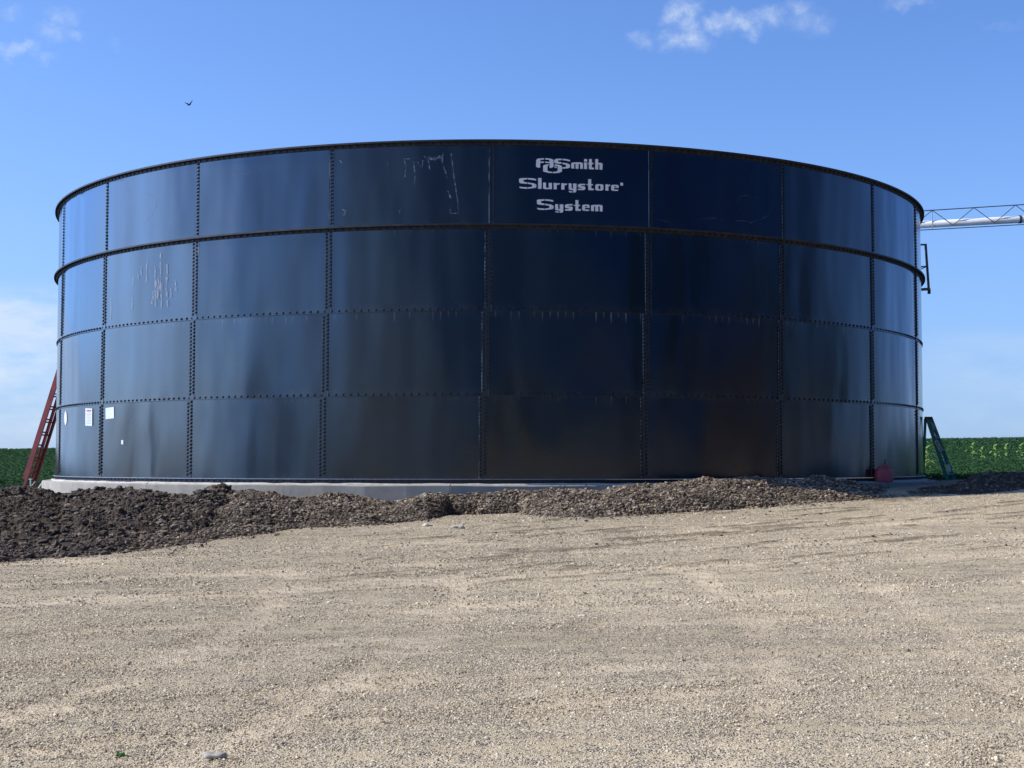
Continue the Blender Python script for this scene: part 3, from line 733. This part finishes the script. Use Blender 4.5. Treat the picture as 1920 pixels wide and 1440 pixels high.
# ---- ladder bracket on the right flank
M_steelb = simple('dark galvanised steel', (.075, .085, .10), .5, .3)
bm = bmesh.new(); dB = 32.6
def bp(x, y, dd=0): return at(x, y, dB+dd)
bar(bm, bp(1724, 459), bp(1737, 458.5), .035, .05); bar(bm, bp(1735.4, 457.5), bp(1742, 551), .045, .05, (1, 0, 0)); bar(bm, bp(1724, 500.5), bp(1738, 499.5), .03, .04); bar(bm, bp(1724, 506), bp(1737, 500), .02, .02)
bar(bm, bp(1724, 543), bp(1741, 542), .06, .05)
bar(bm, bp(1742, 541), bp(1742, 551), .06, .05, (1, 0, 0))
q = bmobj('ladder_bracket', bm, M_steelb, tank, inv=TINV)
# ------------------------------------------------------------------ foundation
def mat_conc():
    m, t, b = material('form cast concrete'); co = t.new('ShaderNodeTexCoord').outputs['Object']
    n = t.noise(co, 3, 6, .6); n2 = t.noise(t.scale(co, (1, 1, .4)), 12, 5, .6); n3 = t.noise(co, 90, 3, .6)
    c = t.mix(t.mr(n, .35, .65), (.29, .262, .205), (.40, .365, .29)); c = t.mix(t.mr(n2, .58, .75, 0, .5), c, (.20, .185, .16))
    c = t.mix(t.mr(n3, .35, .65, 0, .2), c, (.45, .43, .39))
    t.link(c, b.inputs['Base Color']); b.inputs['Roughness'].default_value = .85; t.link(t.bump(t.math('ADD', n2, t.math('MULTIPLY', n3, .3)), .3, .01), b.inputs['Normal']); return m
M_conc = mat_conc()
fo = empty('concrete_foundation', (CX, CY, -1.)); FINV = Matrix.Translation(-Vector((CX, CY, -1.)))
tag(fo, 'low pale concrete ring foundation under the dark steel tank', 'foundation')
bm = bmesh.new(); NF = 88; vs = []
for k in range(NF):
    a = 2*math.pi*k/NF+random.uniform(-.006, .006); rr = RB+random.uniform(-.012, .012); zt = ZB+random.uniform(-.010, .006)
    vs.append([bm.verts.new(cyl(a, q_, z)) for q_, z in ((rr, -1.3), (rr, zt-.012), (rr-.012, zt), (R0-.4, zt+.01), (R0-.4, -1.3))])
for k in range(NF):
    A, B = vs[k], vs[(k+1) % NF]
    for j in range(4): bm.faces.new((A[j], B[j], B[j+1], A[j+1]))
bmobj('ring_wall', bm, M_conc, fo, inv=FINV)
M_grout = simple('pale grout', (.50, .47, .40), .9, vary=.3, nscale=9, bumpy=.5)
bm = bmesh.new(); n = 300
pv = None
for k in range(n+1):
    a = -1.5+3.0*k/n; w = .035+.05*(fbm(np.array(k/6.), np.array(0.), 3, 5)+.5); h = .012+.02*(fbm(np.array(k/3.), np.array(4.), 3, 6)+.5)
    q = [bm.verts.new(cyl(a, R0+.012, ZB+h+.005)), bm.verts.new(cyl(a, R0+.012+w, ZB+h)), bm.verts.new(cyl(a, R0+.02+w, ZB-.006))]
    if pv:
        for j in (0, 1): bm.faces.new((pv[j], pv[j+1], q[j+1], q[j]))
    pv = q
bmobj('grout_fillet', bm, M_grout, fo, smooth=True, inv=FINV)
# cracks / form joints with short wires hanging out
M_wire = simple('dark tie wire', (.02, .018, .016), .6)
bm = bmesh.new()
for px in (276, 845, 1049, 1056, 1100, 1664):
    bm = bmesh.new()
    p, z = hit(px, 912, RB+.01); a = cyl(p, RB+.015, ZB); 
    prev = a+Vector((0, .1, .02))
    for k in range(5):
        nx_ = cyl(p+random.uniform(-.003, .003), RB+.02+.03*k/5, ZB-.05*k); tube(bm, prev, nx_, .004, 5); prev = nx_
    bmobj('tie_wire', bm, M_wire, fo, inv=FINV)
# wire stubs in front of the ring
# ------------------------------------------------------------------ red extension ladder
M_redl = simple('weathered red fibreglass', (.33, .065, .055), .6, vary=.3, nscale=5); M_alu = simple('dull aluminium', (.35, .35, .36), .45, .7); M_shoe = simple('black rubber', (.02, .02, .02), .8)
def ext_ladder():
    base = at(40, 921, 32.2); base.z = base.z-.08
    e = empty('extension_ladder', base); tag(e, 'weathered red extension ladder leaning on the left side of the tank', 'ladder')
    lean = Vector((.315, -.06, 1.)).normalized(); wdir = Vector((.09, .43, 0)).normalized(); nrm = lean.cross(wdir).normalized()
    for name, off, z0, L, w in (('base_section', 0., 0., 3.4, .44), ('fly_section', .075, .35, 3.6, .37)):
        bm = bmesh.new()
        for s_ in (0, 1):
            o = wdir*(s_*w+(.44-w)/2)-nrm*off*-1
            for (a_, b_, c_, d_) in ((0, 0, .010, .066), (-.012, .030, .032, .008), (-.012, -.030, .032, .008)):
                sh = wdir*(a_ if s_ else -a_)+nrm*b_
                bar(bm, o+lean*z0+sh, o+lean*(z0+L)+sh, c_, d_, wdir)
        sec = bmobj(name, bm, M_redl, e)
        for k in range(int(L/.305)):
            z = z0+.2+k*.305; a_ = wdir*((.44-w)/2)+nrm*off+lean*z
            bm = bmesh.new(); tube(bm, a_, a_+wdir*w, .017, 8); bmobj('rung', bm, M_redl if k % 3 else M_alu, sec)
    bm = bmesh.new()
    for s_ in (0, 1): bar(bm, wdir*(.44*s_)-lean*.07, wdir*(.44*s_)+lean*.03, .05, .10, wdir)
    bmobj('ladder_foot', bm, M_shoe, e)
    return e
ext_ladder()
# ------------------------------------------------------------------ green stepladder
M_teal = simple('green fibreglass', (.035, .22, .17), .5, vary=.15, nscale=6); M_cap = simple('brown black cap', (.07, .065, .035), .6); M_sil = simple('aluminium spreader', (.5, .5, .48), .4, .6)
def stepladder():
    dd = 29.6
    base = at(1787, 915, dd); e = empty('stepladder', base); tag(e, 'dark green fibreglass stepladder standing against the right side of the tank', 'ladder')
    B = lambda x, y, k=0.: at(x, y, dd+k)-base
    # front (step) side: near rail and far rail, each a channel
    rails = [(B(1781, 913), B(1739, 784)), (B(1793, 910, .42), B(1745.5, 784, .28))]
    for k, (a, b_) in enumerate(rails):
        bm = bmesh.new(); d = (b_-a).normalized()
        bar(bm, a, b_, .075, .010, (1, 0, .3)); bar(bm, a+Vector((.034, .012, 0)), b_+Vector((.034, .012, 0)), .008, .03, (1, 0, .3)); bar(bm, a+Vector((-.034, .012, 0)), b_+Vector((-.034, .012, 0)), .008, .03, (1, 0, .3))
        r = bmobj('front_rail', bm, M_teal, e)
    for k in range(5):
        s_ = (k+1)/5.6; a = rails[0][0].lerp(rails[0][1], s_); b_ = rails[1][0].lerp(rails[1][1], s_)
        bm = bmesh.new(); bar(bm, a, b_, .085, .022, (1, 0, 0)); bmobj('step', bm, M_teal, e)
    for k, (a, b_) in enumerate([(B(1729.5, 906, .1), B(1734, 785, .05)), (B(1731, 903, .5), B(1736, 785, .3))]):
        bm = bmesh.new(); bar(bm, a, b_, .034, .022, (1, 0, 0)); bmobj('rear_rail', bm, M_teal, e)
    bm = bmesh.new(); bar(bm, B(1740.5, 783.5, -.03), B(1741.5, 783.5, .36), .155, .05, (1, 0, 0), .012); bmobj('top_cap', bm, M_cap, e)
    bm = bmesh.new(); bar(bm, B(1753, 828, -.012), B(1762, 846, -.012), .02, .006, (1, 0, 0)); bar(bm, B(1757.5, 827, -.015), B(1768, 845, -.015), .016, .006, (1, 0, 0)); bar(bm, B(1752, 828, -.02), B(1759, 827, -.02), .025, .006)
    bmobj('spreader', bm, M_sil, e)
    bm = bmesh.new()
    pts = [B(1779.8+3.0*math.cos(a)+4.*math.sin(a)*.5, 877+8.5*math.sin(a), .2) for a in np.linspace(0, 2*math.pi, 20)[:-1]]
    f = [bm.verts.new(p) for p in pts]; bm.faces.new(f); r_ = bmesh.ops.extrude_face_region(bm, geom=list(bm.faces)); bmesh.ops.translate(bm, vec=(0, .004, 0), verts=[g for g in r_['geom'] if isinstance(g, bmesh.types.BMVert)])
    bmobj('oval_label', bm, M_paper, e)
    bm = bmesh.new(); bar(bm, B(1746.5, 792, -.02), B(1751.5, 806, -.02), .05, .004, (1, 0, .3)); bar(bm, B(1755.2, 816, -.02), B(1757, 822, -.02), .04, .004, (1, 0, .3))
    bmobj('side_label', bm, simple('grey label', (.30, .34, .38), .5), e)
    bm = bmesh.new(); bar(bm, B(1780, 911), B(1781.5, 916), .085, .03, (1, 0, .3)); bar(bm, B(1792, 908, .42), B(1793.5, 913, .42), .085, .03, (1, 0, .3)); bmobj('ladder_foot', bm, M_shoe, e)
stepladder()
# ------------------------------------------------------------------ petrol can
M_can = simple('sun faded red plastic', (.62, .12, .12), .5, vary=.1, nscale=10)
def fuel_can():
    phi, z = hit(1656.5, 905, R0+.14); c = cyl(phi, R0+.14, ZB+.008); e = empty('fuel_can', c, R_(18)); tag(e, 'faded red plastic fuel can standing on the rim of the foundation', 'fuel can')
    bm = bmesh.new(); W_, D_, H_ = .33, .19, .25
    rows = [(0, .94, .94), (.02, 1, 1), (.15, 1, 1), (.19, .97, .95), (.225, .92, .88), (.245, .78, .72)]
    n = 28; vs = []
    for (z, sx, sy) in rows:
        rg = []
        for k in range(n):
            a = 2*math.pi*k/n; cx_, sx_ = math.cos(a), math.sin(a); p = 7.
            rr = (abs(cx_)**p+abs(sx_)**p)**(-1/p)
            rg.append(bm.verts.new((rr*cx_*W_/2*sx+(.0 if z < .2 else .01), rr*sx_*D_/2*sy, z)))
        vs.append(rg)
    for A, B in zip(vs[:-1], vs[1:]):
        for k in range(n): bm.faces.new((A[k], A[(k+1) % n], B[(k+1) % n], B[k]))
    bm.faces.new(vs[-1]); bm.faces.new(vs[0][::-1])
    bmobj('can_body', bm, M_can, e, smooth=True)
    bm = bmesh.new(); pts = [(-.10, .20), (-.085, .265), (-.04, .30), (.04, .305), (.10, .29), (.125, .245), (.13, .20)]
    for a, b_ in zip(pts[:-1], pts[1:]): tube(bm, (a[0], 0, a[1]), (b_[0], 0, b_[1]), .022, 10)
    bmobj('handle', bm, M_can, e, smooth=True)
    bm = bmesh.new(); tube(bm, (.03, 0, .23), (.03, 0, .262), .032, 14); bmobj('cap', bm, simple('dark red cap', (.12, .02, .02), .5), e)
    bm = bmesh.new(); tube(bm, (.03, 0, .30), (.045, 0, .42), .010, 8, .007); bmobj('spout', bm, M_wire, e)
fuel_can()
# ------------------------------------------------------------------ auger boom beyond the tank
M_tubew = simple('white painted auger tube', (.72, .72, .70), .38, vary=.06, nscale=3); M_truss = simple('blue grey truss steel', (.10, .13, .18), .5, .3)
def auger():
    dA = 44.; P = lambda x, y, k=0.: at(x, y, dA+k)
    o0 = P(1650, 426); e = empty('auger_boom', o0); tag(e, 'white auger tube in a thin steel truss behind the right of the tank', 'auger')
    L = lambda x, y, k=0.: P(x, y, k)-o0
    yt = lambda x: 421.2-(x-1726)*.053           # tube axis
    tp = lambda x: 395.0-(x-1735)*.062; bt = lambda x: 431.5-(x-1726)*.055
    bm = bmesh.new(); tube(bm, L(1660, yt(1660)), L(2350, yt(2350)), .112, 28); bmobj('auger_tube', bm, M_tubew, e, smooth=True)
    bm = bmesh.new()
    for x in (1912, 2130): tube(bm, L(x-2.2, yt(x-2)), L(x+2.2, yt(x+2)), .128, 28)
    bmobj('tube_clamp', bm, M_truss, e)
    bm = bmesh.new()
    tube(bm, L(1690, tp(1690)), L(2350, tp(2350)), .016, 6)
    for k in (-.16, .16): tube(bm, L(1690, bt(1690), k), L(2350, bt(2350), k), .014, 6)
    xs = [1670+78*k for k in range(0, 9)]
    for i, x in enumerate(xs):
        for k in (-.16, .16):
            xn = x
            tube(bm, L(xn, tp(xn)), L(xn+39, bt(xn+39)-6, k), .012, 6); tube(bm, L(xn+39, bt(xn+39)-6, k), L(xn+78, tp(xn+78)), .012, 6)
        for k in range(3): tube(bm, L(x+26*k, bt(x+26*k), -.16 if k % 2 else .16), L(x+26*k+26, bt(x+26*k+26), .16 if k % 2 else -.16), .010, 6)
    for k in (-.16, .16): tube(bm, L(1748, tp(1748)), L(1748, bt(1748), k), .012, 6)
    bmobj('truss', bm, M_truss, e)
    bm = bmesh.new(); g = L(2290, 880); g.z = -1.6-o0.z
    for k in (-1.2, 1.2): tube(bm, L(2290, bt(2290), k*.12), g+Vector((0, k, 0)), .05, 8)
    bmobj('support_leg', bm, M_truss, e)
auger()
# ------------------------------------------------------------------ small things
M_pale = simple('weathered white pvc', (.62, .62, .60), .55, vary=.1)
def prop(name, p0, p1, w, h, mat, label, cat, round_=False):
    p0 = Vector(p0); p1 = Vector(p1); bm = bmesh.new()
    if round_: tube(bm, (0, 0, 0), p1-p0, w, 10)
    else: bar(bm, (0, 0, 0), p1-p0, w, h, None, min(w, h)*.2)
    o = bmobj(name, bm, mat); o.location = p0; tag(o, label, cat); return o
prop('plank', at(60, 919, 30.5), at(99, 915.5, 30.2), .03, .16, simple('grey board', (.42, .43, .44), .7), 'pale grey board lying on the soil at the foot of the red ladder', 'board')
prop('pipe', at(68, 921, 30.0), at(82, 901, 30.4), .014, .02, M_pale, 'short white pipe leaning beside the left end of the foundation', 'pipe', True)
bm = bmesh.new(); b0 = at(58, 926, 29.6); tube(bm, (0, 0, 0), at(57, 897, 29.6)-b0, .014, 8); tube(bm, at(54, 899, 29.6)-b0, at(60.5, 898.5, 29.6)-b0, .010, 8); tube(bm, at(58, 912, 29.6)-b0, at(66, 903, 29.7)-b0, .008, 8)
o = bmobj('stake', bm, M_pale); o.location = b0; tag(o, 'thin whitish metal stake with a cross bar in front of the red ladder', 'stake')
# bird
def bird():
    c = at(355, 197, 90.); e = empty('bird', c); tag(e, 'small dark bird gliding in the sky above the left of the tank', 'bird')
    bm = bmesh.new(); s = .034
    # body spindle and two swept wings, one seamless mesh
    prof = [(-5.0, .15, -.6), (-3, .5, -.3), (-1, .8, 0), (1, .7, .1), (2.4, .4, .25), (3.1, .1, .3)]; vs = []
    for (x, r, z) in prof: vs.append([bm.verts.new(((x)*s, math.cos(a)*r*s, (z+math.sin(a)*r)*s)) for a in np.linspace(0, 2*math.pi, 9)[:-1]])
    for A, B in zip(vs[:-1], vs[1:]):
        for k in range(8): bm.faces.new((A[k], A[(k+1) % 8], B[(k+1) % 8], B[k]))
    bm.faces.new(vs[0]); bm.faces.new(vs[-1][::-1])
    bmobj('body', bm, simple('dark plumage', (.035, .035, .04), .8), e, smooth=True)
    for sg, tip in ((1, (7.4, -3, 9.5)), (-1, (-7.6, -8, 3.2))):
        bm = bmesh.new(); a = Vector((1.6, -.5*sg, .4)); b_ = Vector((-1.6, -.5*sg, .3)); t_ = Vector(tip); mid = (a+t_)/2+Vector((.6, 0, .9)); mid2 = (b_+t_)/2+Vector((0, 0, .2))
        V = [bm.verts.new(v*s) for v in (a, mid, t_, mid2, b_)]; bm.faces.new(V)
        r_ = bmesh.ops.extrude_face_region(bm, geom=list(bm.faces)); bmesh.ops.translate(bm, vec=(0, .012, -.012), verts=[g for g in r_['geom'] if isinstance(g, bmesh.types.BMVert)])
        bmobj('wing', bm, simple('dark wing', (.035, .035, .04), .8), e)
bird()
# loose rocks and the weed
def yard_at(px, py):
    y = float(ground_y_for(np.array([float(px)]), np.array([float(py)]))[0]); v = ray(px, py); x = v.x/v.y*y
    return Vector((x, y, float(yard_z(np.array(x), np.array(y)))))
M_rock = simple('grey limestone', (.44, .40, .32), .9, vary=.2, nscale=20, bumpy=.5); M_rock2 = simple('cream limestone', (.60, .53, .42), .9, vary=.12, nscale=20, bumpy=.4)
for px, py, w, m_, lab in [(400,1421,.075,M_rock,'flat grey rock in the gravel near the bottom left corner'), (1093,1156,.045,M_rock2,'cream stone in the middle of the gravel yard'),
    (800,987,.11,M_rock2,'pale stone at the foot of the rubble bank, left of centre'), (860,991,.12,M_rock,'grey stone among light grit just below the rubble bank'), (345,1012,.20,M_bank,'brown clod at the foot of the black soil heap'),
   ]:
    p = yard_at(px, py); bm = bmesh.new(); bmesh.ops.create_icosphere(bm, subdivisions=3, radius=.5)
    for v in bm.verts:
        k = 1+.22*math.sin(v.co.x*9+px)+.18*math.sin(v.co.y*11+py)+random.uniform(-.04, .04); v.co = Vector((v.co.x*k*1.3, v.co.y*k*.8, v.co.z*k*.45))*w
    o = bmobj('rock', bm, m_, None, smooth=True); o.location = p+Vector((0, 0, w*.12)); tag(o, lab, 'rock', 'loose rocks on the yard')
p = yard_at(228, 1419); bm = bmesh.new()
for k in range(26):
    a = random.uniform(0, 6.28); L = random.uniform(.015, .034); el = random.uniform(.1, 1.3); c = Vector((random.uniform(-.02, .02), random.uniform(-.02, .02), 0))
    d = Vector((math.cos(a)*math.cos(el), math.sin(a)*math.cos(el), math.sin(el))); s_ = Vector((-math.sin(a), math.cos(a), 0))*L*.28
    bm.faces.new([bm.verts.new(c), bm.verts.new(c+d*L*.5+s_), bm.verts.new(c+d*L), bm.verts.new(c+d*L*.5-s_)])
o = bmobj('weed', bm, M_weed); o.location = p; tag(o, 'tiny green weed in the gravel at the bottom left', 'weed')
# ------------------------------------------------------------------ unseen trees and shed added behind the camera for the enamel to mirror
def added_shed(loc, rz, w, d, h, rh, label, col):
    e = empty('shed', loc, rz); tag(e, label, 'shed')
    bm = bmesh.new(); bmesh.ops.create_cube(bm, size=1, matrix=Matrix.Translation((0, 0, h/2)) @ Matrix.Diagonal((w, d, h, 1)))
    for s_ in (-1, 1):
        v = [bm.verts.new((s_*w/2, -d/2, h)), bm.verts.new((s_*w/2, d/2, h)), bm.verts.new((s_*w/2, 0, h+rh))]; bm.faces.new(v)
    bmobj('wall', bm, simple('shed cladding', col, .6, vary=.1, nscale=1), e)
    bm = bmesh.new()
    for s_ in (-1, 1):
        bar(bm, (0, s_*(d/2+.4)/2*1.0, h+rh/2+.02), (0, s_*(d/2+.4)/2, h+rh/2+.10), w+.8, math.hypot(d/2+.4, rh), (1, 0, 0))
        for v in bm.verts[-8:] if False else []: pass
    bm.free(); bm = bmesh.new()
    for s_ in (-1, 1):
        a = [Vector((x, s_*(d/2+.4), h-.2)) for x in (-w/2-.4, w/2+.4)]+[Vector((x, 0, h+rh+.05)) for x in (w/2+.4, -w/2-.4)]
        lo = [bm.verts.new(q) for q in a]; hi = [bm.verts.new(q+Vector((0, 0, .12))) for q in a]
        bm.faces.new(lo); bm.faces.new(hi[::-1])
        for k in range(4): bm.faces.new((lo[k], lo[(k+1) % 4], hi[(k+1) % 4], hi[k]))
    bmobj('roof', bm, simple('shed roof', (.05, .05, .055), .5), e)
    bm = bmesh.new(); bar(bm, (0, d/2+.04, 0), (0, d/2+.04, h*.75), w*.3, .06, (1, 0, 0)); bmobj('door', bm, simple('shed door', (.03, .03, .035), .5), e)
    bm = bmesh.new()
def tree(loc, h, r, label, seed):
    rd = np.random.default_rng(seed); e = empty('tree', loc); tag(e, label, 'tree', 'unseen trees added for the tank to mirror')
    bm = bmesh.new(); tube(bm, (0, 0, 0), (0, 0, h*.5), r*.09, 10, r*.05)
    for k in range(6):
        a = k*1.05; tube(bm, (0, 0, h*(.25+.04*k)), (math.cos(a)*r*.6, math.sin(a)*r*.6, h*(.5+.05*k)), r*.035, 6, r*.012)
    bmobj('trunk', bm, simple('bark', (.05, .04, .03), .9), e)
    nb = 40; C = rd.normal(0, 1, (nb, 3)); C /= np.linalg.norm(C, axis=1)[:, None]; C *= rd.uniform(.3, .9, (nb, 1)); C = C*np.array([r, r, h*.36])+np.array([0, 0, h*.60])
    idx = rd.integers(0, nb, 9000); P = C[idx]+rd.normal(0, 1, (9000, 3))*r*.16
    o = leaves('crown', P, rd.uniform(.25, .5, 9000), M_bean); o.parent = e
def behind(ang, dist): # heading measured at the tank front, to the right of the way back to the camera
    a = R_(ang); return Vector((CX+math.sin(a)*dist, CY-R0-math.cos(a)*dist, -1.9))
tree(behind(46, 52), 17, 5.0, 'tall dark unseen tree added behind the camera, mirrored as the black band right of the lettering', 1)
tree(behind(82, 60), 15, 5.5, 'broad unseen tree added to the right behind the camera, mirrored near the right end of the tank', 2)
tree(behind(4, 62), 8, 2.6, 'small dark unseen tree added straight behind the camera as a mirrored silhouette', 3)
tree(behind(-57, 55), 6.5, 3.2, 'low bushy unseen tree added behind and left of the camera for the tank to mirror', 4)
tree(behind(-92, 46), 4.5, 2.6, 'shrubby unseen tree added far left of the camera for the tank to mirror', 5)
tree(behind(56, 62), 11, 4.2, 'rounded unseen tree added behind the camera, left of the broad one', 6)
tree(behind(72, 64), 14, 4.6, 'tall rounded unseen tree added behind and right of the camera for the tank to mirror', 7)
tree(behind(94, 58), 10, 4.0, 'squat unseen tree added far right of the camera for the tank to mirror', 8)
added_shed(behind(66, 48), R_(60), 16, 10, 4.5, 2.5, 'low dark unseen shed added behind the camera, mirrored in the lower courses', (.05, .035, .03))
print('built', len(bpy.data.objects))
